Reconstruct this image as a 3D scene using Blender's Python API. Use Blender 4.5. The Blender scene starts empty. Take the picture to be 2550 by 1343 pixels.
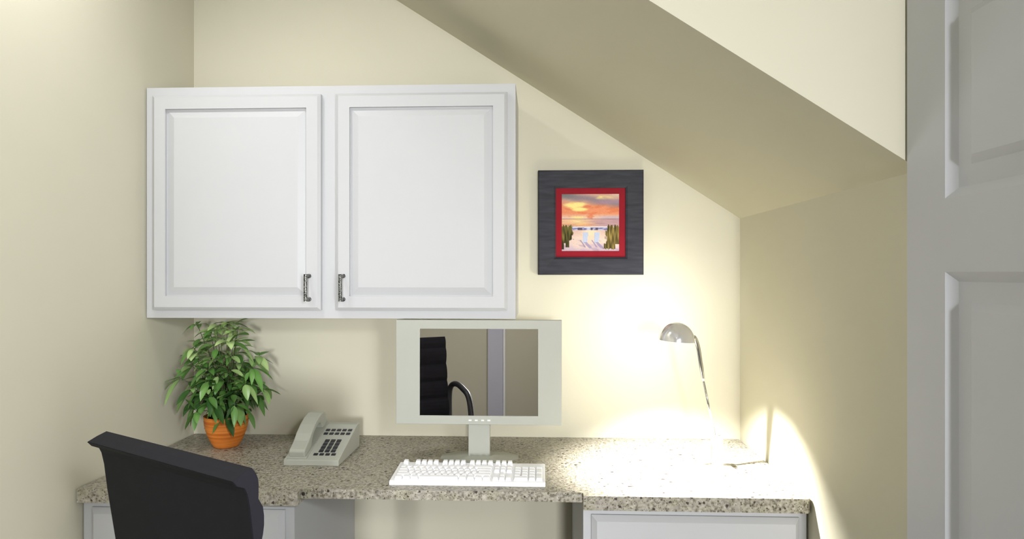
import bpy, bmesh, math, random
from mathutils import Vector, Matrix

C = bpy.context.scene.collection
SC = bpy.context.scene

# ------------------------------------------------------------------ camera, world, lights, exposure
cd = bpy.data.cameras.new('camera')
cam = bpy.data.objects.new('camera', cd); C.objects.link(cam)
cd.sensor_width = 36.0
cd.lens = 36.0 * 1600 / 2550
cd.shift_y = 8.5 / 2550
cd.clip_start = 0.02
cam.location = (0, 0, 1.524)
cam.rotation_euler = (math.radians(90), 0, math.atan(65 / 1600))
SC.camera = cam

w = bpy.data.worlds.new('world'); SC.world = w; w.use_nodes = True
w.node_tree.nodes['Background'].inputs[0].default_value = (0.9, 0.93, 1, 1)
w.node_tree.nodes['Background'].inputs[1].default_value = 0.5

def lamp(name, kind, loc, energy, color=(1, 1, 1), aim=None, **kw):
    l = bpy.data.lights.new(name, kind); l.energy = energy; l.color = color
    for k, v in kw.items(): setattr(l, k, v)
    o = bpy.data.objects.new(name, l); C.objects.link(o); o.location = loc
    if aim: o.rotation_euler = (Vector(aim) - Vector(loc)).to_track_quat('-Z', 'Y').to_euler()
    return o

# room lighting: added lights behind and right of the viewer, one on the ceiling
WHITE = (0.97, 0.98, 1.0)
lamp('rear_key_light', 'SPOT', (0.62, -4.2, 1.62), 1130, WHITE, aim=(0.22, 2.4, 0.98), spot_size=math.radians(52), spot_blend=1.0, shadow_soft_size=0.32)  # unseen spot added behind the viewer to brighten the back wall
lamp('rear_fill_light', 'AREA', (-0.30, -1.50, 2.73), 2, WHITE, aim=(-0.30, -1.51, 0), shape='DISK', size=0.3)  # added to lift the rear wall mirrored in the screen
lamp('side_fill_light', 'AREA', (0.735, -0.15, 1.30), 44, WHITE, aim=(-1, -0.05, 1.25), shape='RECTANGLE', size=0.8, size_y=1.1)  # unseen fill light, added to lift the left wall and cabinets
lamp('left_wall_fill_light', 'SPOT', (0.66, -0.55, 2.0), 95, WHITE, aim=(-1.31, 1.75, 1.15), spot_size=math.radians(62), spot_blend=1.0, shadow_soft_size=0.12)  # unseen spot added to brighten the left wall
lamp('ceiling_lamp_light', 'AREA', (-1.00, 1.45, 2.735), 6.2, WHITE, aim=(-1.00, 1.46, 0), shape='DISK', size=0.14)

vs = SC.view_settings
vs.view_transform = 'Standard'; vs.look = 'None'; vs.gamma = 1.0; vs.use_curve_mapping = False
vs.exposure = 0.20

# ------------------------------------------------------------------ materials
def mat(name, col, rough=0.6, metal=0.0, spec=0.5, noise=0.0, nscale=20, emit=None):
    m = bpy.data.materials.new(name); m.use_nodes = True
    nt = m.node_tree; b = nt.nodes['Principled BSDF']
    b.inputs['Base Color'].default_value = (*col, 1)
    b.inputs['Roughness'].default_value = rough
    b.inputs['Metallic'].default_value = metal
    b.inputs['Specular IOR Level'].default_value = spec
    if noise:
        tc = nt.nodes.new('ShaderNodeTexCoord'); n = nt.nodes.new('ShaderNodeTexNoise')
        n.inputs['Scale'].default_value = nscale; n.inputs['Detail'].default_value = 3
        r = nt.nodes.new('ShaderNodeValToRGB')
        r.color_ramp.elements[0].position = 0.3; r.color_ramp.elements[1].position = 0.7
        r.color_ramp.elements[0].color = (*[c * (1 - noise) for c in col], 1)
        r.color_ramp.elements[1].color = (*[min(1, c * (1 + noise)) for c in col], 1)
        nt.links.new(tc.outputs['Object'], n.inputs['Vector'])
        nt.links.new(n.outputs['Fac'], r.inputs['Fac'])
        nt.links.new(r.outputs['Color'], b.inputs['Base Color'])
    if emit:
        b.inputs['Emission Color'].default_value = (*emit[0], 1)
        b.inputs['Emission Strength'].default_value = emit[1]
    return m

M = {}
M['wall'] = mat('wall_paint', (0.605, 0.58, 0.465), 0.9, spec=0.1, noise=0.006, nscale=6)
M['ceiling'] = mat('ceiling_paint', (0.55, 0.54, 0.49), 0.9, spec=0.1, noise=0.01)
M['floor'] = mat('floor_carpet', (0.17, 0.16, 0.14), 0.95, spec=0.1, noise=0.12, nscale=60)
M['white'] = mat('white_lacquer', (0.52, 0.525, 0.54), 0.45, spec=0.25, noise=0.008, nscale=5)
M['doorwhite'] = mat('door_paint', (0.56, 0.575, 0.62), 0.5, spec=0.25, noise=0.008, nscale=5)
M['trim'] = mat('trim_paint', (0.58, 0.58, 0.68), 0.5, noise=0.008)
M['plastic'] = mat('grey_plastic', (0.44, 0.45, 0.395), 0.5, spec=0.3, noise=0.01)
M['monitor'] = mat('monitor_plastic', (0.405, 0.415, 0.37), 0.5, spec=0.3, noise=0.01)
M['mirror'] = mat('glossy_screen', (0.93, 0.91, 0.93), 0.0, metal=1.0)
M['led'] = mat('button_white', (0.95, 0.95, 0.95), 0.4)
M['key'] = mat('key_white', (0.97, 0.97, 0.99), 0.35, noise=0.01)
M['kbody'] = mat('keyboard_white', (0.93, 0.93, 0.96), 0.4, noise=0.01)
M['darkkey'] = mat('dark_button', (0.018, 0.018, 0.028), 0.4, noise=0.1)
M['frame'] = mat('charcoal_wood', (0.052, 0.053, 0.062), 0.6, spec=0.15)
M['mat'] = mat('red_mat', (0.25, 0.013, 0.022), 0.8, spec=0.1, noise=0.04)
M['chrome'] = mat('chrome', (0.86, 0.86, 0.86), 0.06, metal=1.0)
M['dome'] = mat('polished_dome', (0.84, 0.83, 0.84), 0.14, metal=0.7)
M['inner'] = mat('shade_inside', (0.9, 0.9, 0.88), 0.6)
M['silver'] = mat('satin_silver', (0.80, 0.80, 0.80), 0.3, metal=0.6)
M['chair'] = mat('black_leather', (0.0085, 0.0088, 0.0108), 0.7, spec=0.12, noise=0.06, nscale=30)
M['chairside'] = mat('charcoal_leather', (0.0155, 0.0148, 0.0200), 0.7, spec=0.15, noise=0.05, nscale=30)
M['chairmetal'] = mat('black_metal', (0.03, 0.03, 0.035), 0.4, metal=0.3)
M['stem'] = mat('plant_stem', (0.06, 0.08, 0.025), 0.6, noise=0.2, nscale=60)
M['soil'] = mat('potting_soil', (0.03, 0.02, 0.013), 0.95, noise=0.4, nscale=120)
M['fillglow'] = mat('fill_pane_glow', (.9, .95, 1), 0.1, emit=((.95, .98, 1), 1.5))  # glow for the added pane beside the side fill
M['bulb'] = mat('bulb_glass', (1, 1, 0.95), 0.4, emit=((1, 0.97, 0.88), 4))

def nodes(m):
    nt = m.node_tree
    return nt, nt.nodes['Principled BSDF'], nt.nodes.new, nt.links.new

# charcoal grain
nt, b, N, L = nodes(M['frame'])
tc = N('ShaderNodeTexCoord'); mp = N('ShaderNodeMapping'); mp.inputs['Scale'].default_value = (14, 14, 90)
n = N('ShaderNodeTexNoise'); n.inputs['Scale'].default_value = 1.0; n.inputs['Detail'].default_value = 4
r = N('ShaderNodeValToRGB'); r.color_ramp.elements[0].position = .3; r.color_ramp.elements[1].position = .7
r.color_ramp.elements[0].color = (.026, .027, .034, 1); r.color_ramp.elements[1].color = (.044, .045, .056, 1)
L(tc.outputs['Object'], mp.inputs[0]); L(mp.outputs[0], n.inputs['Vector']); L(n.outputs['Fac'], r.inputs[0]); L(r.outputs[0], b.inputs['Base Color'])

# granite
def granite():
    m = mat('speckled_granite', (0.5, 0.45, 0.37), 0.35, spec=0.2)
    nt, b, N, L = nodes(m)
    tc = N('ShaderNodeTexCoord')
    def noise(scale, det=3):
        n = N('ShaderNodeTexNoise'); n.inputs['Scale'].default_value = scale; n.inputs['Detail'].default_value = det
        L(tc.outputs['Object'], n.inputs['Vector']); return n
    def ramp(src, stops):
        r = N('ShaderNodeValToRGB'); e = r.color_ramp.elements
        while len(e) < len(stops): e.new(0.5)
        for i, (p, c) in enumerate(stops): e[i].position = p; e[i].color = (*c, 1)
        L(src, r.inputs[0]); return r
    def mix(fac, a, bb):
        x = N('ShaderNodeMix'); x.data_type = 'RGBA'
        L(fac, x.inputs[0]); L(a, x.inputs[6])
        if isinstance(bb, tuple): x.inputs[7].default_value = (*bb, 1)
        else: L(bb, x.inputs[7])
        return x.outputs[2]
    base = ramp(noise(110, 4).outputs['Fac'], [(0.36, (.18, .165, .13)), (0.47, (.34, .315, .255)), (0.58, (.42, .39, .325)), (0.72, (.56, .53, .46))])
    out = base.outputs[0]
    warm = ramp(noise(28, 2).outputs['Fac'], [(0.5, (0, 0, 0)), (0.68, (.45, .45, .45))])
    out = mix(warm.outputs[0], out, (.37, .36, .25))
    cool = ramp(noise(41, 2).outputs['Fac'], [(0.32, (.4, .4, .4)), (0.48, (0, 0, 0))])
    out = mix(cool.outputs[0], out, (.36, .33, .31))
    # dark mineral grains: voronoi cells, only some of them filled, each with its own radius
    for sc, rad, keep, col in ((230, .48, .42, (.15, .135, .10)), (130, .42, .32, (.11, .095, .068)), (88, .40, .15, (.045, .035, .032)), (56, .38, .11, (.022, .015, .022))):
        warp = noise(sc * 1.7, 2)
        add = N('ShaderNodeMixRGB'); add.blend_type = 'ADD'; add.inputs[0].default_value = 1.0
        scl = N('ShaderNodeVectorMath'); scl.operation = 'SCALE'; L(warp.outputs['Color'], scl.inputs[0]); scl.inputs['Scale'].default_value = 0.45 / sc
        vm = N('ShaderNodeVectorMath'); vm.operation = 'ADD'; L(tc.outputs['Object'], vm.inputs[0]); L(scl.outputs[0], vm.inputs[1])
        v = N('ShaderNodeTexVoronoi'); v.inputs['Scale'].default_value = sc; L(vm.outputs[0], v.inputs['Vector'])
        sep = N('ShaderNodeSeparateColor'); L(v.outputs['Color'], sep.inputs[0])
        # radius = rad * clamp((rand - (1-keep)) / keep)
        r1 = N('ShaderNodeMapRange'); L(sep.outputs[0], r1.inputs['Value'])
        r1.inputs['From Min'].default_value = 1 - keep; r1.inputs['From Max'].default_value = 1 - keep * .4
        r1.inputs['To Min'].default_value = -0.1; r1.inputs['To Max'].default_value = rad
        d = N('ShaderNodeMath'); d.operation = 'SUBTRACT'; L(r1.outputs[0], d.inputs[0]); L(v.outputs['Distance'], d.inputs[1])
        rr = ramp(d.outputs[0], [(0.0, (0, 0, 0)), (0.08, (.92, .92, .92))])
        out = mix(rr.outputs[0], out, col)
    L(out, b.inputs['Base Color'])
    return m
M['granite'] = granite()

# hammered pull metal
m = M['pull'] = mat('hammered_metal', (0.2, 0.2, 0.2), 0.35, metal=0.8)
nt, b, N, L = nodes(m)
tc = N('ShaderNodeTexCoord'); v = N('ShaderNodeTexNoise'); v.inputs['Scale'].default_value = 380; v.inputs['Detail'].default_value = 1
r = N('ShaderNodeValToRGB'); r.color_ramp.elements[0].position = .42; r.color_ramp.elements[1].position = .58
r.color_ramp.elements[0].color = (.02, .02, .02, 1); r.color_ramp.elements[1].color = (.30, .30, .29, 1)
L(tc.outputs['Object'], v.inputs['Vector']); L(v.outputs['Fac'], r.inputs[0]); L(r.outputs[0], b.inputs['Base Color'])

# terracotta with turned rings
m = M['pot'] = mat('terracotta', (0.50, 0.16, 0.03), 0.55, spec=0.35)
nt, b, N, L = nodes(m)
tc = N('ShaderNodeTexCoord'); mp = N('ShaderNodeMapping'); mp.inputs['Scale'].default_value = (3, 3, 150)
n = N('ShaderNodeTexNoise'); n.inputs['Scale'].default_value = 1.0; n.inputs['Detail'].default_value = 3
r = N('ShaderNodeValToRGB'); r.color_ramp.elements[0].position = .35; r.color_ramp.elements[1].position = .65
r.color_ramp.elements[0].color = (.46, .115, .012, 1); r.color_ramp.elements[1].color = (.72, .24, .04, 1)
L(tc.outputs['Object'], mp.inputs[0]); L(mp.outputs[0], n.inputs['Vector']); L(n.outputs['Fac'], r.inputs[0]); L(r.outputs[0], b.inputs['Base Color'])

# leaves: colour attribute (each leaf has a green of its own)
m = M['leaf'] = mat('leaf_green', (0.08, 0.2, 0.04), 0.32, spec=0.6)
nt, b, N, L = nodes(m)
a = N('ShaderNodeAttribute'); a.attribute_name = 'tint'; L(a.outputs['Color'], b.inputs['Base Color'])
m = M['print'] = mat('printed_paper', (0.5, 0.5, 0.5), 0.7, spec=0.1)
nt, b, N, L = nodes(m)
a = N('ShaderNodeAttribute'); a.attribute_name = 'tint'; L(a.outputs['Color'], b.inputs['Base Color'])

# ------------------------------------------------------------------ mesh helpers
def obj(name, bm, m, parent=None, smooth=False, bevel=0):
    me = bpy.data.meshes.new(name)
    bmesh.ops.recalc_face_normals(bm, faces=bm.faces[:])
    bm.to_mesh(me); bm.free()
    o = bpy.data.objects.new(name, me); C.objects.link(o)
    for mm in (m if isinstance(m, (list, tuple)) else [m]): me.materials.append(mm)
    if smooth: me.polygons.foreach_set('use_smooth', [True] * len(me.polygons))
    if bevel:
        md = o.modifiers.new('bevel', 'BEVEL'); md.width = bevel; md.segments = 2; md.limit_method = 'ANGLE'
    if parent:
        o.parent = parent; o.matrix_parent_inverse = Matrix.Translation(-parent.location) if not any(parent.rotation_euler) else parent.matrix_basis.inverted()
    return o
def tag(o, label, cat, group=None):
    o['label'] = label; o['category'] = cat
    if group: o['group'] = group
    return o
def thing(name, label, cat, loc=(0, 0, 0), group=None):
    o = bpy.data.objects.new(name, None); C.objects.link(o); o.location = loc
    o.empty_display_size = 0.05
    return tag(o, label, cat, group)
def struct(name, bm, m):
    o = obj(name, bm, m); o['kind'] = 'structure'; return o
def box(bm, x0, x1, y0, y1, z0, z1):
    v = [bm.verts.new(p) for p in ((x0,y0,z0),(x1,y0,z0),(x1,y1,z0),(x0,y1,z0),(x0,y0,z1),(x1,y0,z1),(x1,y1,z1),(x0,y1,z1))]
    for f in ((0,3,2,1),(4,5,6,7),(0,1,5,4),(1,2,6,5),(2,3,7,6),(3,0,4,7)): bm.faces.new([v[i] for i in f])
    return v
def B(*a):
    bm = bmesh.new(); box(bm, *a); return bm
def prism(bm, pts, fn0, fn1):
    """polygon pts, mapped through fn0 / fn1 to the two ends"""
    a = [bm.verts.new(fn0(*p)) for p in pts]; b = [bm.verts.new(fn1(*p)) for p in pts]
    k = len(pts)
    bm.faces.new(a); bm.faces.new(b[::-1])
    for i in range(k): bm.faces.new((a[i], b[i], b[(i+1) % k], a[(i+1) % k]))
def rings(bm, x0, x1, z0, z1, rs, fn, close=True):
    """concentric rectangles (inset, depth) joined; fn(u, v, d) gives the point"""
    loops = []
    for ins, d in rs:
        loops.append([bm.verts.new(fn(u, v, d)) for u, v in ((x0+ins, z0+ins), (x1-ins, z0+ins), (x1-ins, z1-ins), (x0+ins, z1-ins))])
    for a, b in zip(loops, loops[1:]):
        for i in range(4): bm.faces.new((a[i], a[(i+1) % 4], b[(i+1) % 4], b[i]))
    if close: bm.faces.new(loops[-1])
    return loops
def tube(bm, pts, rad, seg=12, cap=True):
    pts = [Vector(p) for p in pts]; n = len(pts)
    rad = rad if isinstance(rad, (list, tuple)) else [rad] * n
    up = None; loops = []
    for i, p in enumerate(pts):
        t = (pts[min(i+1, n-1)] - pts[max(i-1, 0)]).normalized()
        if up is None: up = t.orthogonal().normalized()
        up = (up - t * up.dot(t)).normalized(); s = t.cross(up)
        loops.append([bm.verts.new(p + (up * math.cos(a) + s * math.sin(a)) * rad[i]) for a in (2 * math.pi * k / seg for k in range(seg))])
    for a, b in zip(loops, loops[1:]):
        for k in range(seg): bm.faces.new((a[k], a[(k+1) % seg], b[(k+1) % seg], b[k]))
    if cap: bm.faces.new(loops[0][::-1]); bm.faces.new(loops[-1])
def lathe(bm, prof, center, seg=48, closed=False):
    cx, cy, cz = center; loops = []
    for r, z in prof:
        if r < 1e-6: loops.append([bm.verts.new((cx, cy, cz + z))])
        else: loops.append([bm.verts.new((cx + r * math.cos(2*math.pi*k/seg), cy + r * math.sin(2*math.pi*k/seg), cz + z)) for k in range(seg)])
    pairs = list(zip(loops, loops[1:]))
    if closed: pairs.append((loops[-1], loops[0]))
    for a, b in pairs:
        for k in range(seg):
            if len(a) == 1 and len(b) == 1: continue
            if len(a) == 1: bm.faces.new((a[0], b[(k+1) % seg], b[k]))
            elif len(b) == 1: bm.faces.new((a[k], a[(k+1) % seg], b[0]))
            else: bm.faces.new((a[k], a[(k+1) % seg], b[(k+1) % seg], b[k]))
def smoothpath(pts, sub=6):
    P = [Vector(p) for p in pts]; P = [2*P[0]-P[1]] + P + [2*P[-1]-P[-2]]; out = []
    for i in range(1, len(P)-2):
        for k in range(sub):
            t = k / sub; a, b, c, d = P[i-1:i+3]
            out.append(0.5 * ((2*b) + (c-a)*t + (2*a-5*b+4*c-d)*t*t + (3*b-a-3*c+d)*t**3))
    out.append(P[-2]); return out

# ------------------------------------------------------------------ the room
XL, XR, YB, YR, ZC = -1.312, 0.744, 2.40, -4.40, 2.75
T = 0.12
struct('floor', B(XL-T, XR+T, YR-T, YB+T, -0.1, 0), M['floor'])
struct('ceiling', B(XL-T, XR+T, YR-T, YB+T, ZC, ZC+0.1), M['ceiling'])
struct('wall_back', B(XL-T, XR+T, YB, YB+T, 0, ZC), M['wall'])
struct('wall_left', B(XL-T, XL, YR, YB, 0, ZC), M['wall'])
struct('wall_right', B(XR, XR+T, YR, YB, 0, ZC), M['wall'])
YP = -2.50                                   # partition behind the viewer, open at its right end
struct('wall_rear', B(XL, 0.02, YP-T, YP, 0, ZC), M['wall'])
struct('wall_far', B(XL-T, XR+T, YR-T, YR, 0, ZC), M['wall'])
# sloping soffit (underside of a stair) boxed in from the right wall up to the ceiling
bm = bmesh.new()
sx = XR - (ZC - 1.725) / 0.6476
prism(bm, [(XR, 1.725), (XR, ZC), (sx, ZC)], lambda x, z: (x, 1.283, z), lambda x, z: (x, YB, z))
o = struct('trim_1', bm, M['wall']); o['label'] = 'sloping beige soffit boxed in over the desk alcove'
bm = bmesh.new()
for a in ((-.61, -.55, .69, 1.91), (.25, .31, .69, 1.91), (-.61, .31, 1.85, 1.91), (-.63, .33, .67, .73)): box(bm, XR-.03, XR, *a)
w1 = struct('fill_frame_1', bm, M['doorwhite'])  # unseen frame and glowing pane, added around the side fill light
obj('fill_pane', B(XR-.006, XR-.002, -.55, .25, .73, 1.85), M['fillglow'], w1)
# casing on the rear wall, seen only in the glossy screen
bm = bmesh.new(); box(bm, -0.520, -0.359, YP, YP+0.03, 0, ZC)
struct('trim_2', bm, M['trim'])
bm = bmesh.new(); box(bm, -0.359, -0.341, YP, YP+0.045, 0, ZC)
struct('trim_3', bm, M['kbody'])
for nm, a in (('baseboard_left', (XL, XL+0.014, YR, 1.79, 0, 0.11)), ('baseboard_right', (XR-0.014, XR, 1.26, 1.79, 0, 0.11)),
              ('baseboard_back', (-0.68, 0.115, YB-0.014, YB, 0, 0.11))):
    struct(nm, B(*a), M['doorwhite'])

# open panelled door standing against the right wall
def panel_door():
    X, Y0, Y1, Z0, Z1, th = 0.715, 0.366, 1.276, 0.012, 2.16, 0.028
    ys = [Y0, Y0+.115, Y0+.397, Y0+.512, Y0+.794, Y1]; zs = [Z0, .22, .82, .95, 1.526, 1.655, 2.02, Z1]
    bm = bmesh.new()
    def quad(y0, y1, z0, z1, x=X): bm.faces.new([bm.verts.new(p) for p in ((x,y0,z0),(x,y1,z0),(x,y1,z1),(x,y0,z1))])
    for i in range(5):
        for j in range(7):
            if i in (1, 3) and j in (1, 3, 5): continue
            quad(ys[i], ys[i+1], zs[j], zs[j+1])
    quad(Y0, Y1, Z0, Z1, X+th)
    for (a, b_) in (((Y0,Z0),(Y1,Z0)),((Y1,Z0),(Y1,Z1)),((Y1,Z1),(Y0,Z1)),((Y0,Z1),(Y0,Z0))):
        bm.faces.new([bm.verts.new(p) for p in ((X,*a),(X,*b_),(X+th,*b_),(X+th,*a))])
    bmesh.ops.remove_doubles(bm, verts=bm.verts, dist=1e-5)
    d = struct('door_1', bm, M['doorwhite'])
    for i in (1, 3):
        for j in (1, 3, 5):
            bm = bmesh.new()
            rings(bm, ys[i], ys[i+1], zs[j], zs[j+1], [(0, 0), (.017, .013), (.052, .011), (.066, .002)], lambda u, v, dd: (X+dd, u, v))
            obj('door_panel', bm, M['doorwhite'], d)
panel_door()

# ------------------------------------------------------------------ cabinets
def raised_door(x0, x1, z0, z1, yf, yb, parent, edge=0.009, stile=0.046, name='door'):
    th = yb - yf
    fn = lambda u, v, d: (u, yf + d, v)
    bm = bmesh.new()
    L_ = rings(bm, x0, x1, z0, z1, [(stile, th), (0, th), (0, 0.0075), (edge, 0), (stile, 0), (stile, 0.012)], fn, close=False)
    d = obj(name, bm, M['white'], parent)
    bm = bmesh.new()
    rings(bm, x0+stile, x1-stile, z0+stile, z1-stile, [(0, th*0.97), (0, 0.0118), (0.003, 0.0115), (0.0285, 0.0018), (0.0300, 0.0016)], fn)
    obj('raised_panel', bm, M['white'], d)
    return d
def pull(x, z0, z1, yf, parent):
    bm = bmesh.new()
    for z in (z0+0.006, z1-0.006):
        tube(bm, [(x, yf, z), (x, yf-0.004, z), (x, yf-0.006, z), (x, yf-0.034, z)], [0.0075, 0.0075, 0.0045, 0.0045], 12)
    tube(bm, [(x, yf-0.034, z0), (x, yf-0.034, z1)], 0.0058, 12)
    obj('handle', bm, M['pull'], parent)

wc = thing('wall_cabinet', 'white two-door wall cabinet with raised panels hung above the desk', 'cabinet', (-0.69, 2.25, 1.374))
obj('cabinet_body', B(-1.306, -0.0735, 2.095, 2.399, 1.374, 2.142), M['white'], wc)
d = raised_door(-1.276, -0.712, 1.402, 2.111, 2.072, 2.0945, wc); pull(-0.748, 1.432, 1.520, 2.072, d)
d = raised_door(-0.661, -0.100, 1.402, 2.111, 2.072, 2.0945, wc); pull(-0.635, 1.432, 1.520, 2.072, d)

def base_cabinet(x0, x1, dx0, dx1, label):
    t = thing('base_cabinet', label, 'cabinet', ((x0+x1)/2, 2.1, 0))
    obj('cabinet_body', B(x0, x1, 1.800, 2.399, 0.10, 0.8705), M['white'], t)
    obj('toe_kick', B(x0+.005, x1-.005, 1.87, 2.39, 0.0, 0.10), M['white'], t)
    for z0, z1, nm in ((0.700, 0.852, 'drawer_front'), (0.125, 0.685, 'door')):
        bm = bmesh.new()
        rings(bm, dx0, dx1, z0, z1, [(0, 1.7995), (0, 1.793), (0.0145, 1.780)], lambda u, v, d: (u, d, v))
        dr = obj(nm, bm, M['white'], t)
        if nm == 'door':
            bm = bmesh.new(); tube(bm, [((dx0+dx1)/2-.05, 1.75, .64), ((dx0+dx1)/2+.05, 1.75, .64)], 0.005, 10)
            for s in (-.044, .044): tube(bm, [((dx0+dx1)/2+s, 1.75, .64), ((dx0+dx1)/2+s, 1.7805, .64)], 0.004, 8)
            obj('handle', bm, M['pull'], dr)
base_cabinet(-1.308, -0.692, -1.280, -0.717, 'white base cabinet under the left end of the worktop, behind the black chair')
base_cabinet(0.126, 0.738, 0.148, 0.716, 'white base cabinet under the right end of the worktop, below the desk lamp')

# worktop with a shallower, thinner middle over the knee space
bm = bmesh.new()
ZT, ZS, ZM = 0.911, 0.872, 0.884
front = [(-1.307, 1.770), (-0.676, 1.770), (-0.672, 1.774), (-0.672, 1.797), (0.1245, 1.797), (0.1245, 1.770), (0.730, 1.770), (0.738, 1.778)]
def slab(poly, z0, z1): prism(bm, poly, lambda x, y: (x, y, z0), lambda x, y: (x, y, z1))
top = [bm.verts.new((x, y, ZT)) for x, y in front + [(0.738, 2.399), (-1.307, 2.399)]]
bm.faces.new(top)
def wallface(a, b_, z): bm.faces.new([bm.verts.new(p) for p in ((*a, ZT), (*b_, ZT), (*b_, z), (*a, z))])
allp = front + [(0.738, 2.399), (-1.307, 2.399)]
zb = [ZS, ZS, ZS, ZM, ZS, ZS, ZS, ZS, ZS, ZS]
for i in range(10): wallface(allp[i], allp[(i+1) % 10], zb[i])
for poly, z in (([(-1.307, 1.77), (-0.676, 1.77), (-0.672, 1.774), (-0.672, 2.399), (-1.307, 2.399)], ZS),
                ([(-0.672, 1.797), (0.1245, 1.797), (0.1245, 2.399), (-0.672, 2.399)], ZM),
                ([(0.1245, 1.77), (0.73, 1.77), (0.738, 1.778), (0.738, 2.399), (0.1245, 2.399)], ZS)):
    bm.faces.new([bm.verts.new((x, y, z)) for x, y in poly])
for x in (-0.672, 0.1245): bm.faces.new([bm.verts.new(p) for p in ((x, 1.797, ZS), (x, 2.399, ZS), (x, 2.399, ZM), (x, 1.797, ZM))])
bmesh.ops.remove_doubles(bm, verts=bm.verts, dist=1e-5)
tag(obj('worktop', bm, M['granite']), 'long speckled granite worktop spanning the alcove on two white cabinets', 'worktop')

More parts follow.
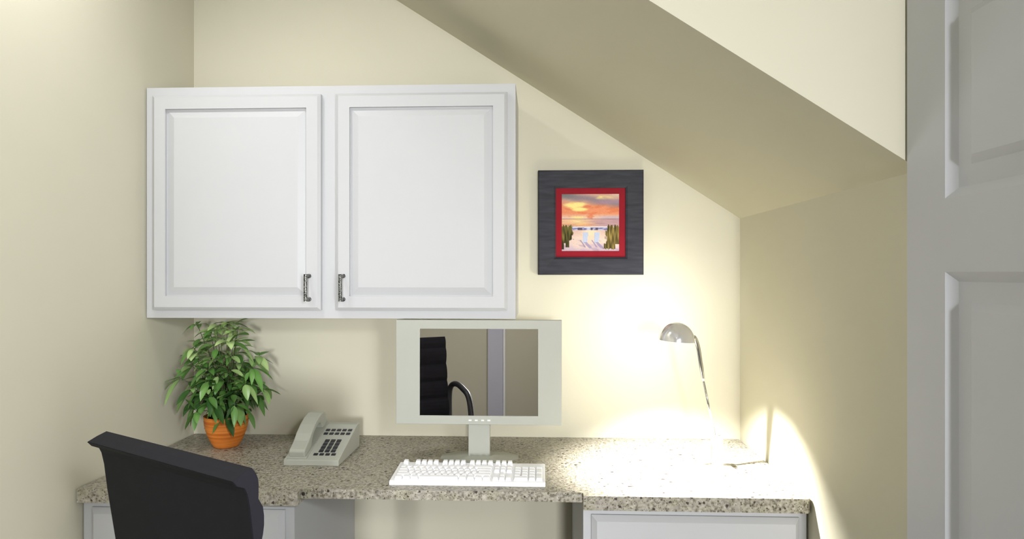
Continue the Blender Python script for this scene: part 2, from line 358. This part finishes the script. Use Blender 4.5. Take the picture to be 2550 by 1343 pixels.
# ------------------------------------------------------------------ picture
pic = thing('framed_picture', 'square sunset beach print with red mat in wide charcoal frame on wall', 'picture', (0.1935, 2.4, 1.71))
bm = bmesh.new()
rings(bm, 0.0, 0.387, 1.517, 1.903, [(0.0655, 2.3995), (0, 2.3995), (0, 2.376), (0.004, 2.372), (0.058, 2.376), (0.0655, 2.381), (0.0655, 2.392)], lambda u, v, d: (u, d, v), close=False)
obj('frame', bm, M['frame'], pic)
bm = bmesh.new()
rings(bm, 0.064, 0.323, 1.581, 1.840, [(0, 2.386), (0.0235, 2.386), (0.0240, 2.389)], lambda u, v, d: (u, d, v), close=False)
obj('mat_board', bm, M['mat'], pic)
def painting():
    rnd = random.Random(5)
    n = 110; x0, x1, z0, z1 = 0.0872, 0.2998, 1.6042, 1.8168
    from mathutils import noise as NZ
    def lerp(a, b, t): t = max(0, min(1, t)); return tuple(a[i] + (b[i]-a[i]) * t for i in range(3))
    def sm(a, b, x): t = max(0, min(1, (x-a)/(b-a))); return t*t*(3-2*t)
    S = lambda r, g, b: (r/255, g/255, b/255)
    def col(u, v):       # v: 0 at the top
        ns = NZ.fractal((u*5, v*16, 2.0), 0.9, 2.0, 5); n2 = NZ.fractal((u*3+7, v*7, 5.0), 1, 2, 4); fine = NZ.noise((u*40, v*120, 1))
        if v < 0.43:
            c = lerp(S(208, 170, 150), S(236, 150, 110), sm(0.08, 0.24, v + .05*ns))
            c = lerp(c, S(232, 196, 176), sm(.33, .42, v))
            c = lerp(c, S(226, 128, 88), sm(.0, .5, ns + .25 - abs(v-.27)*4) * .8)
            c = lerp(c, S(140, 128, 140), (1-sm(0, .10, abs(v - .02 - .16*u - .03*n2))) * .85)
            c = lerp(c, S(168, 140, 160), sm(.45, .8, u) * (1-sm(0, .06, abs(v-.14-.02*ns))) * .9)
            c = lerp(c, S(120, 125, 120), (1-sm(0, .12, v)) * (1-sm(.0, .45, u)) * .9)
            c = lerp(c, S(244, 224, 150), (1-sm(0, .16, abs(u-.72-.1*ns))) * (1-sm(0, .055, abs(v-.06-.05*(u-.7)))))
            c = lerp(c, S(226, 212, 190), (1-sm(0, .1, v)) * sm(.75, 1, u) * .7)
            for cu, cv, ru, rv in ((.24, .19, .17, .045), (.29, .265, .13, .035)):
                e = ((u-cu)/ru)**2 + ((v-cv)/rv)**2
                c = lerp(c, S(255, 236, 150), 1 - sm(.3, 1.9, e + .6*ns))
            c = lerp(c, S(250, 226, 150), (1-sm(0, .2, abs(u-.28))) * sm(.37, .41, v))
            c = lerp(c, S(196, 176, 186), sm(.55, .8, u) * sm(.37, .4, v) * .8)
        elif v < 0.565:
            c = lerp(S(236, 190, 150), S(196, 158, 160), sm(.3, .75, u))
            c = lerp(c, S(250, 222, 160), (1-sm(0, .22, abs(u-.3))) * .8)
            c = lerp(c, S(230, 160, 112), sm(.48, .56, v) * (1-sm(.4, .7, u)) * .7)
            c = lerp(c, S(170, 130, 140), sm(.05, .4, NZ.noise((u*4, v*70, 3))) * .5)
            if abs(v-.435) < .006: c = S(150, 116, 130)
        elif v < .585: c = lerp(S(240, 232, 232), S(200, 200, 226), sm(-.2, .4, ns))
        elif v < .635 :
            c = lerp(S(120, 118, 170), S(205, 205, 232), sm(-.15, .25, NZ.noise((u*14, v*60, 8))))
            if abs(u-.32) < .04 or abs(u-.52) < .02 or abs(u-.61) < .025: c = S(92, 84, 112)
        else:
            c = lerp(S(226, 192, 178), S(238, 212, 196), sm(.64, .8, v) )
            c = lerp(c, S(250, 226, 190), (1-sm(0, .25, abs(u-.5))) * (1-sm(.68, .85, v)))
            c = lerp(c, S(206, 182, 196), sm(.8, 1, v + .12*n2))
            c = lerp(c, S(168, 146, 168), sm(.1, .5, NZ.noise((u*9-v*9, v*16, 4))) * .5 * sm(.78, .85, v))
        # two chairs with their shadows
        for cu in (.41, .61):
            if .665 < v < .86 and abs(u - cu - (v-.76)*-.06) < .045 - .06*abs(v-.72):
                c = lerp(S(176, 190, 222), S(214, 220, 240), .5 + .5*math.sin(u*260))
            if .84 < v < .95 and abs(u - (cu + (v-.84)*.9)) < .03: c = lerp(c, S(150, 140, 176), .7)
            if .80 < v < .93 and abs(u - (cu - .09 + (v-.80)*.7)) < .012: c = lerp(c, S(140, 130, 160), .7)
        # dune grass on both sides
        tuft = NZ.noise((u*45, v*6, 9)); bnd = NZ.noise((u*12, v*9, 12))
        gl = (.20 + .05*bnd + .03*tuft) if v < .79 else (.20 - (v-.79)*2.2 + .06*tuft)
        if .55 + .05*tuft < v and (u < gl and v < .86 or (abs(u-.10) < .035 and v < .93) or (u < .045 and v < .97)):
            c = lerp(S(58, 56, 34), S(138, 128, 70), .5 + .9*tuft - (v-.62)*1.2)
        gr = .82 - (v-.6)*.28 + .05*tuft + .03*bnd
        if .56 + .06*tuft < v < .96 + .03*tuft and u > gr and not (v > .88 and u > .93):
            c = lerp(S(70, 62, 36), S(176, 152, 88), .5 + .95*tuft - (v-.72)*1.0)
        elif .64 < v < .8 and u > .75 and tuft > .25: c = S(120, 108, 66)
        g = 1 + .05*fine
        return tuple(.82*max(0, min(1, x*g))**2.2 for x in c)
    bm = bmesh.new(); lay = bm.loops.layers.float_color.new('tint')
    V = [[bm.verts.new((x0+(x1-x0)*i/n, 2.3885, z1-(z1-z0)*j/n)) for i in range(n+1)] for j in range(n+1)]
    for j in range(n):
        for i in range(n):
            f = bm.faces.new((V[j][i], V[j+1][i], V[j+1][i+1], V[j][i+1]))
            for lp, (du, dv) in zip(f.loops, ((0,0),(0,1),(1,1),(1,0))): lp[lay] = (*col((i+du)/n, (j+dv)/n), 1)
    obj('beach_print', bm, M['print'], pic)
painting()

# ------------------------------------------------------------------ monitor
mon = thing('monitor', 'grey desktop monitor with glossy mirroring screen below the wall cabinet', 'monitor', (-0.194, 2.13, 0.911))
bm = bmesh.new()
rings(bm, -0.464, 0.0765, 1.0305, 1.3705, [(0.0765, 2.100), (0.07, 2.135), (0.012, 2.12), (0, 2.105), (0, 2.084), (0.001, 2.083)], lambda u, v, d: (u, d, v), close=False)
# front face around the screen opening
X0, X1, Z0, Z1 = -0.463, 0.0755, 1.0315, 1.3695; a0, a1, c0, c1 = -0.387, 0.0, 1.058, 1.342
P = lambda x, z: bm.verts.new((x, 2.083, z))
for q in (((X0,Z0),(X1,Z0),(a1,c0),(a0,c0)), ((X1,Z0),(X1,Z1),(a1,c1),(a1,c0)), ((X1,Z1),(X0,Z1),(a0,c1),(a1,c1)), ((X0,Z1),(X0,Z0),(a0,c0),(a0,c1))):
    bm.faces.new([P(*p) for p in q])
for p, q in (((a0,c0),(a1,c0)),((a1,c0),(a1,c1)),((a1,c1),(a0,c1)),((a0,c1),(a0,c0))):
    bm.faces.new([bm.verts.new(v) for v in ((p[0],2.083,p[1]),(q[0],2.083,q[1]),(q[0],2.088,q[1]),(p[0],2.088,p[1]))])
bmesh.ops.remove_doubles(bm, verts=bm.verts, dist=1e-5)
obj('bezel', bm, M['monitor'], mon)
obj('screen', B(a0, a1, 2.0865, 2.0995, c0, c1), M['mirror'], mon)
for x in (-0.221, -0.201, -0.180, -0.160): obj('button', B(x-.0045, x+.0045, 2.081, 2.0835, 1.0425, 1.0465), M['led'], mon)
bm = bmesh.new(); box(bm, -0.2285, -0.158, 2.098, 2.125, 0.922, 1.06)
obj('stand_neck', bm, M['monitor'], mon, bevel=0.002)
bm = bmesh.new()
def octo(hw, hy, ch, z): return [(-0.1935+sx_*a_, 2.125+sy*b_, z) for sx_, sy, a_, b_ in ((-1,-1,hw-ch,hy),(1,-1,hw-ch,hy),(1,-1,hw,hy*.35),(1,1,hw,hy*.35),(1,1,hw-ch,hy),(-1,1,hw-ch,hy),(-1,1,hw,hy*.35),(-1,-1,hw,hy*.35))]
lo = [bm.verts.new(p) for p in octo(.128, .062, .045, .9112)]; mi = [bm.verts.new(p) for p in octo(.128, .062, .045, .914)]; hi = [bm.verts.new(p) for p in octo(.048, .030, .016, .9245)]
for a_, b_ in ((lo, mi), (mi, hi)):
    for i in range(8): bm.faces.new((a_[i], a_[(i+1) % 8], b_[(i+1) % 8], b_[i]))
bm.faces.new(lo[::-1]); bm.faces.new(hi)
obj('stand_base', bm, M['plastic'], mon)

# ------------------------------------------------------------------ keyboard
kb = thing('keyboard', 'white full-size keyboard lying on the granite in front of the monitor', 'keyboard', (-0.2, 1.91, 0.911))
kx0, kx1, ky0, ky1 = -0.430, 0.021, 1.838, 2.000
def kz(y): return 0.9235 + (y-ky0) * 0.055       # top surface
bm = bmesh.new()
prism(bm, [(ky0, 0.9112), (ky0+.002, kz(ky0)-.003), (ky0+.006, kz(ky0)), (ky1-.006, kz(ky1)), (ky1, kz(ky1)-.004), (ky1, 0.9112)],
      lambda y, z: (kx0, y, z), lambda y, z: (kx1, y, z))
obj('keyboard_case', bm, M['kbody'], kb, bevel=0.0015)
def key(x0, x1, y0, y1, h=0.0085):
    bm = bmesh.new(); g = .0008; t = .0028
    lo = [(x0+g, y0+g), (x1-g, y0+g), (x1-g, y1-g), (x0+g, y1-g)]
    hi = [(x0+g+t, y0+g+t), (x1-g-t, y0+g+t), (x1-g-t, y1-g-t*.6), (x0+g+t, y1-g-t*.6)]
    a = [bm.verts.new((x, y, kz(y)-.001)) for x, y in lo]; b = [bm.verts.new((x, y, kz(y)+h)) for x, y in hi]
    for i in range(4): bm.faces.new((a[i], a[(i+1) % 4], b[(i+1) % 4], b[i]))
    bm.faces.new(b); bm.faces.new(a[::-1])
    obj('key', bm, M['key'], kb)
U = 0.0187
ux = kx0 + 0.012
def row(y, widths, x=ux, h=0.0085):
    for wd in widths:
        if wd > 0: key(x, x + wd*U, y, y + 0.0195, h)
        x += abs(wd) * U
yr = [1.8495 + 0.0205*i for i in range(5)]; yf = 1.9645
row(yf+.006, [1, -1, 1, 1, 1, 1, -.5, 1, 1, 1, 1, -.5, 1, 1, 1, 1], h=.0115)
row(yr[4], [1]*12 + [3]); row(yr[3], [1.5] + [1]*11 + [2.5]); row(yr[2], [1.75] + [1]*11 + [2.25])
row(yr[1], [2.25] + [1]*10 + [2.75]); row(yr[0], [1.25, 1.25, 1.25, 6.25, 1.25, 1.25, 1.25, 1.25])
nx = ux + 15.25*U
row(yf+.006, [1, 1, 1], nx, .0115); row(yr[4], [1, 1, 1], nx); row(yr[3], [1, 1, 1], nx); row(yr[1], [-1, 1, -1], nx); row(yr[0], [1, 1, 1], nx)
px = nx + 3.3*U
pu = (kx1 - .007 - px) / 4 / U
row(yr[4], [pu]*4, px); row(yr[3], [pu]*3, px); row(yr[2], [pu]*3, px); row(yr[1], [pu]*3, px); row(yr[0], [2*pu, pu], px)
key(px + 3*pu*U, px + 4*pu*U, yr[2], yr[3]+.0195); key(px + 3*pu*U, px + 4*pu*U, yr[0], yr[1]+.0195)

# ------------------------------------------------------------------ telephone
ph = thing('telephone', 'grey push-button desk telephone on the worktop left of the monitor', 'telephone', (-0.72, 2.13, 0.911))
px0, px1, py0, py1 = -0.809, -0.632, 2.012, 2.252
sl = 0.30
def pz(y): return 0.929 + (y - py0) * sl
bm = bmesh.new()
prof = [(py0, .9112), (py0, .929), (2.225, pz(2.225)), (py1, pz(2.225)+.002), (py1, .9112)]
prism(bm, prof, lambda y, z: (px0, y, z), lambda y, z: (px1, y, z))
obj('telephone_base', bm, M['plastic'], ph, bevel=0.0015)
nrm = Vector((0, -sl, 1)).normalized(); tng = Vector((0, 1, sl)).normalized()
org = Vector((0, py0, .929))
def pbtn(x, y, wx, wy, h=.0022):
    c = Vector((x, y, pz(y))); bm = bmesh.new()
    vs = []
    for dn, k in ((-.001, 1), (h, .88)):
        for sx_, sy in ((-1,-1),(1,-1),(1,1),(-1,1)):
            vs.append(bm.verts.new(c + Vector((sx_*wx*k/2, 0, 0)) + tng*(sy*wy*k/2) + nrm*dn))
    for f in ((0,3,2,1),(4,5,6,7),(0,1,5,4),(1,2,6,5),(2,3,7,6),(3,0,4,7)): bm.faces.new([vs[i] for i in f])
    obj('button', bm, M['darkkey'], ph)
for yy in (2.187, 2.165):
    for i in range(5): pbtn(-0.7235 + i*.0192, yy, .0145, .013)
for i in range(3):
    for j in range(4): pbtn(-0.7045 + i*.0198, 2.0635 + j*.0192, .0155, .0165)
for i in range(4): pbtn(-0.716 + i*.0193, 2.0445 - .001, .0145, .0115)
# handset: ear and mouth pieces joined by an arched grip
bm = bmesh.new()
hs = [(.012, .002), (.012, .022), (.020, .027), (.058, .034), (.085, .046), (.125, .056), (.165, .060), (.200, .058), (.222, .050), (.234, .036), (.234, .006),
      (.215, .002), (.190, .004), (.184, .024), (.168, .036), (.140, .040), (.110, .034), (.088, .020), (.074, .002)]
hx0, hx1 = -0.795, -0.743
def hp(x): return lambda s, n_: tuple(org + Vector((x, 0, 0)) + tng*s + nrm*n_)
prism(bm, hs, hp(hx0), hp(hx1))
bm.faces.ensure_lookup_table()
obj('handset', bm, M['plastic'], ph, bevel=0.004)
obj('handset_cradle', (lambda b_: (prism(b_, [(.004, -.001), (.004, .004), (.238, .004), (.238, -.001)], hp(hx0-.004), hp(hx1+.006)), b_)[1])(bmesh.new()), M['plastic'], ph)

# ------------------------------------------------------------------ desk lamp
lx, ly, lz = 0.419, 1.965, 1.318
dl = thing('desk_lamp', 'chrome desk lamp with dome shade on bent arm, switched on', 'lamp', (0.555, 2.045, 0.911))
R_ = 0.0535
def dome(r0, n=12): return [(r0*math.cos(a), r0*math.sin(a)) for a in (math.pi/2*k/n for k in range(n+1))]
tilt = Matrix.Translation((lx, ly, lz)) @ Matrix.Rotation(math.radians(4), 4, 'Y')
bm = bmesh.new()
outer = [(R_*math.cos(a), R_*1.06*math.sin(a)) for a in (math.pi/2*k/14 for k in range(15))]
inner = [((R_-.002)*math.cos(a), (R_-.002)*1.06*math.sin(a)) for a in (math.pi/2*k/14 for k in range(14, -1, -1))]
lathe(bm, outer, (0, 0, 0), 48)
bm.transform(tilt)
sh = obj('lamp_shade', bm, M['dome'], dl, smooth=True)
bm = bmesh.new(); lathe(bm, inner, (0, 0, 0), 48); lathe(bm, [(R_-.002, 0), (R_, 0)], (0, 0, 0), 48); bm.transform(tilt)
obj('shade_lining', bm, M['inner'], sh, smooth=True)
bm = bmesh.new(); lathe(bm, [(0, -.004), (.010, -.001), (.014, .008), (.012, .02), (.008, .032), (.008, .046), (0, .046)], (lx, ly, lz), 24)
obj('bulb', bm, M['bulb'], dl, smooth=True)
bm = bmesh.new()
arm = smoothpath([(lx+.046, ly+.004, lz+.012), (lx+.058, ly+.012, lz+.007), (lx+.070, ly+.022, lz-.022), (lx+.080, ly+.032, lz-.070), (0.511, 2.01, 1.19)], 6)
tube(bm, arm, [.0042]*4 + [.0068]*(len(arm)-8) + [.006, .0055, .005, .0045], 16)
obj('lamp_arm', bm, M['chrome'], dl, smooth=True)
bm = bmesh.new(); tube(bm, [(0.509, 2.01, 1.20), (0.556, 2.04, 1.005)], .0035, 12)
obj('lamp_stem', bm, M['chrome'], dl, smooth=True)
bm = bmesh.new(); box(bm, 0.545, 0.577, 2.028, 2.06, 0.921, 1.012)
obj('lamp_post', bm, M['silver'], dl, bevel=0.002)
bm = bmesh.new(); tube(bm, [(0.531, 2.044, .940), (0.531, 2.044, 0.995)], .0125, 20)
obj('switch_housing', bm, M['silver'], dl, bevel=0.001)
bm = bmesh.new()
hexp = [(0.055*math.cos(a)*(1.0), 0.050*math.sin(a)) for a in (math.pi/4*k + math.pi/8 for k in range(8))]
lo = [bm.verts.new((0.558+x, 2.040+y, .9112)) for x, y in hexp]; mi = [bm.verts.new((0.558+x, 2.040+y, .915)) for x, y in hexp]; hi = [bm.verts.new((0.558+x*.4, 2.040+y*.4, .9235)) for x, y in hexp]
for a_, b_ in ((lo, mi), (mi, hi)):
    for i in range(8): bm.faces.new((a_[i], a_[(i+1) % 8], b_[(i+1) % 8], b_[i]))
bm.faces.new(lo[::-1]); bm.faces.new(hi)
obj('lamp_base', bm, M['silver'], dl)
l = lamp('desk_lamp_bulb_light', 'SPOT', (lx, ly, lz-0.010), 66, (1.0, 0.97, 0.90), aim=(lx+.035, ly+.035, 0.9), spot_size=math.radians(108), spot_blend=0.6, shadow_soft_size=0.004)

lamp('desk_lamp_glow_light', 'SPOT', (lx-.01, ly+.092, lz+.015), 6.0, (1.0, 0.985, 0.94), aim=(lx-.09, 2.4, lz+.06), spot_size=math.radians(146), spot_blend=1.0, shadow_soft_size=0.03)  # extra light added behind the shade to brighten the back wall

# ------------------------------------------------------------------ potted plant
pt = thing('potted_plant', 'bushy green houseplant in a ribbed terracotta pot under the wall cabinet', 'plant', (-1.104, 2.235, 0.911))
pc = (-1.104, 2.235, 0.9112)
bm = bmesh.new()
prof = []
n = 22
for i in range(n+1):
    t = i / n; r = .041 + .033 * (1 - (1-t)**2.1)
    prof.append((r + .0005*math.sin(t*60), t*.108))
prof = [(0, 0), (.037, 0)] + prof + [(.0745, .110), (.070, .110), (.0685, .092), (0, .092)]
lathe(bm, prof, pc, 56)
obj('pot', bm, M['pot'], pt, smooth=True)
bm = bmesh.new(); lathe(bm, [(.0675, .0925), (.05, .097), (0, .1)], pc, 32); obj('soil', bm, M['soil'], pt)

rnd = random.Random(11)
leaf_bm = bmesh.new(); lay = leaf_bm.loops.layers.float_color.new('tint'); stem_bm = bmesh.new()
ZMAX = 1.366
def ok(p):
    if p.x < XL + .006 or p.y > YB - .008: return False
    if p.z > ZMAX: return False
    return True
def leaf(base, direc, length, width, droop, tint):
    d = direc.normalized(); up = Vector((0, 0, 1)); side = d.cross(up)
    side = side.normalized() if side.length > 1e-3 else Vector((1, 0, 0))
    side = (side + up * rnd.uniform(-.35, .35)).normalized()
    nrm_ = side.cross(d).normalized(); seg = 7; rows = []
    for i in range(seg+1):
        t = i/seg
        p = base + d*(length*t) - Vector((0, 0, 1))*(droop*length*t*t)
        wd = width * (math.sin(math.pi*min(1, t**0.88))**0.8) + .0004
        if t in (0, 1): wd = .0005
        rows.append([p - side*wd/2 + nrm_*wd*.13, p, p + side*wd/2 + nrm_*wd*.13])
    if not all(ok(q) for r_ in rows for q in r_): return False
    V = [[leaf_bm.verts.new(q) for q in r_] for r_ in rows]
    for i in range(seg):
        for k in (0, 1):
            f = leaf_bm.faces.new((V[i][k], V[i][k+1], V[i+1][k+1], V[i+1][k])); f.smooth = True
            for lp in f.loops:
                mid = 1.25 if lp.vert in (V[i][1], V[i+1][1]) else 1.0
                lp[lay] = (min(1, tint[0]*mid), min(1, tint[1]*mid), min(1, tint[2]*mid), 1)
    return True
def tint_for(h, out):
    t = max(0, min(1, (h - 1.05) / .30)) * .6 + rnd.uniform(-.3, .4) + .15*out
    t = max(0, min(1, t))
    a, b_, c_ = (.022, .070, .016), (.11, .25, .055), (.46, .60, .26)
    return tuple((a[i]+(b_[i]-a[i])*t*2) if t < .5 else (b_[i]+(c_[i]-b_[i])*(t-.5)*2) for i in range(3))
def whorl(p, axis, count, ln):
    for k in range(count):
        a = 2*math.pi*k/count + rnd.uniform(-.4, .4)
        q = axis.orthogonal().normalized(); s = axis.cross(q)
        d = (q*math.cos(a) + s*math.sin(a) + axis*rnd.uniform(.1, .7) + Vector((0, 0, rnd.uniform(-.35, .1)))).normalized()
        L1 = ln * rnd.uniform(.75, 1.2)
        for att in range(4):
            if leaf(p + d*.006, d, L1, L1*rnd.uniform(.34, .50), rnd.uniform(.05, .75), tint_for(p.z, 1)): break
            L1 *= .8; d = (d + Vector((.25, -.3, -.35))).normalized()
nst = 0
heads = []
def env(z):     # half width of the crown by height
    for (z0, r0), (z1, r1) in zip(((1.0, .08), (1.05, .15), (1.10, .175), (1.17, .175), (1.24, .165), (1.30, .13), (1.36, .10)), ((1.05, .15), (1.10, .175), (1.17, .175), (1.24, .165), (1.30, .13), (1.36, .10), (1.4, .05))):
        if z0 <= z < z1: return r0 + (r1-r0)*(z-z0)/(z1-z0)
    return .05
for lvl, (z, cnt) in enumerate(((1.345, 4), (1.315, 6), (1.275, 7), (1.235, 8), (1.195, 9), (1.155, 10), (1.115, 10), (1.075, 9), (1.045, 6))):
    for k in range(cnt):
        a = 2*math.pi*(k + .37*lvl)/cnt + rnd.uniform(-.2, .2)
        rr = env(z) * (rnd.uniform(.55, 1.0) if k % 3 else rnd.uniform(.15, .5)) * .82
        c = Vector((pc[0] + rr*math.cos(a)*1.14 - .004, pc[1] - .012 + rr*math.sin(a)*.66, z + rnd.uniform(-.012, .012)))
        if c.z > 1.34: c.z = 1.34
        root = Vector((pc[0] + .03*math.cos(a), pc[1] + .03*math.sin(a), 1.005))
        midp = root.lerp(c, .5) + Vector((-.25*rr*math.cos(a), -.25*rr*math.sin(a), .012))
        path = smoothpath([root, midp, c], 5)
        tube(stem_bm, path, [0.0021 - .0012*i/len(path) for i in range(len(path))], 6)
        ax = (path[-1] - path[-3]).normalized()
        whorl(c, ax, 6 if lvl > 1 else 5, rnd.uniform(.048, .066))
        if lvl in (3, 4, 5, 6): whorl(path[7], ax, 3, .05)
obj('foliage', leaf_bm, M['leaf'], pt)
obj('stems', stem_bm, M['stem'], pt)

# ------------------------------------------------------------------ office chair
ch = thing('office_chair', 'black high-back office chair with rolled top, seen from behind', 'chair', (-0.50, 1.32, 0))
A = Vector((.8699, -.4933, 0)); Fw = Vector((.4933, .8699, 0)); S0 = Vector((-.460, 1.016, 0)); W = 0.454
def cp(u, t, h): return tuple(S0 - A*(W*u) + Fw*t + Vector((0, 0, h)))      # u 0 = right edge, 1 = left edge
def lean(h): return .003 + (1.095-h)*.15 if h < 1.095 else .003
back = [(-.008, 1.170), (-.003, 1.146), (.003, 1.095), (.020, .98), (.038, .86), (.056, .74), (.074, .62), (.09, .56)]
rollb = [(0, 1.210), (-.017, 1.2045), (-.034, 1.197), (-.026, 1.187), (-.013, 1.181)]
front_ = []
def rib(h0, h1, dt):
    out = []
    for k in range(5):
        t = k/5; h = h0 + (h1-h0)*t; out.append((lean(h) + .011 + .6*dt*math.sin(math.pi*t)**.6 + (.0 if h > 1.1 else 0), h))
    return out
front_ = rib(.58, .66, .020) + rib(.66, .75, .020) + rib(.75, .835, .018) + rib(.835, .92, .018) + rib(.92, .999, .017) + rib(.999, 1.080, .016) + rib(1.080, 1.157, .015)
front_ += [(.012, 1.157), (.0125, 1.18), (.011, 1.191), (.007, 1.200)]
poly = rollb + back + front_
bm = bmesh.new()
prism(bm, poly, lambda t, h: cp(0.0, t, h), lambda t, h: cp(1.0, t, h))
obj('backrest', bm, M['chairside'], ch)
# darker back shell inset between the side panels
bm = bmesh.new()
bk = [(-.034, 1.1965), (-.026, 1.187), (-.013, 1.181)] + back
prism(bm, [(t-.0012, h) for t, h in bk] + [(t+.002, h) for t, h in bk[::-1]], lambda t, h: cp(0.004, t, h), lambda t, h: cp(1.001, t, h))
o = obj('back_shell', bm, M['chair'], ch); o['label'] = 'plain black rear face of the backrest'
# seat
bm = bmesh.new()
seat = [(.085, .50), (.075, .56), (.10, .585)]
for k in range(5):
    for q in range(5):
        s_ = q/5; t = .10 + .088*(k+s_); seat.append((t, .572 + .016*math.sin(math.pi*s_)**.6))
seat += [(.545, .572), (.562, .55), (.560, .525), (.53, .50)]
prism(bm, seat, lambda t, h: cp(0.0, t, h), lambda t, h: cp(1.0, t, h))
obj('seat', bm, M['chairside'], ch, bevel=0.004)
for u, sgn in ((0, 1), (1, -1)):
    bm = bmesh.new()
    pts = []
    for t, h, o_ in ((.050, .76, .002), (.042, .82, .007), (.038, .90, .008), (.042, .955, .010), (.064, .982, .016), (.105, .988, .024), (.165, .972, .030), (.215, .950, .032),
                     (.242, .895, .033), (.254, .80, .032), (.250, .66, .026), (.225, .57, .016), (.17, .52, .004), (.14, .515, -.010)):
        pts.append(Vector(cp(u, t, h)) + A*(sgn*o_))
    tube(bm, smoothpath(pts, 4), .0135, 14)
    obj('armrest', bm, M['chairmetal'], ch, smooth=True)
cx, cy = (S0 - A*(W/2) + Fw*.32).xy
bm = bmesh.new(); tube(bm, [(cx, cy, .50), (cx, cy, .46), (cx, cy, .459), (cx, cy, .30)], [.05, .05, .022, .022], 20); tube(bm, [(cx, cy, .32), (cx, cy, .12)], .03, 20)
obj('gas_lift', bm, M['chairmetal'], ch)
for k in range(5):
    a = 2*math.pi*k/5 + .4; dx, dy = math.cos(a), math.sin(a)
    bm = bmesh.new(); tube(bm, [(cx+dx*.02, cy+dy*.02, .135), (cx+dx*.15, cy+dy*.15, .105), (cx+dx*.25, cy+dy*.25, .08)], [.024, .02, .014], 10)
    lg = obj('leg', bm, M['chairmetal'], ch)
    bm = bmesh.new()
    for s_ in (-.014, .014):
        c0 = Vector((cx+dx*.25 - dy*s_, cy+dy*.25 + dx*s_, .029)); ax = Vector((-dy, dx, 0))
        tube(bm, [c0 - ax*.009, c0 + ax*.009], .0285, 18)
    tube(bm, [(cx+dx*.25, cy+dy*.25, .029), (cx+dx*.25, cy+dy*.25, .085)], .007, 8)
    obj('caster', bm, M['chair'], lg)
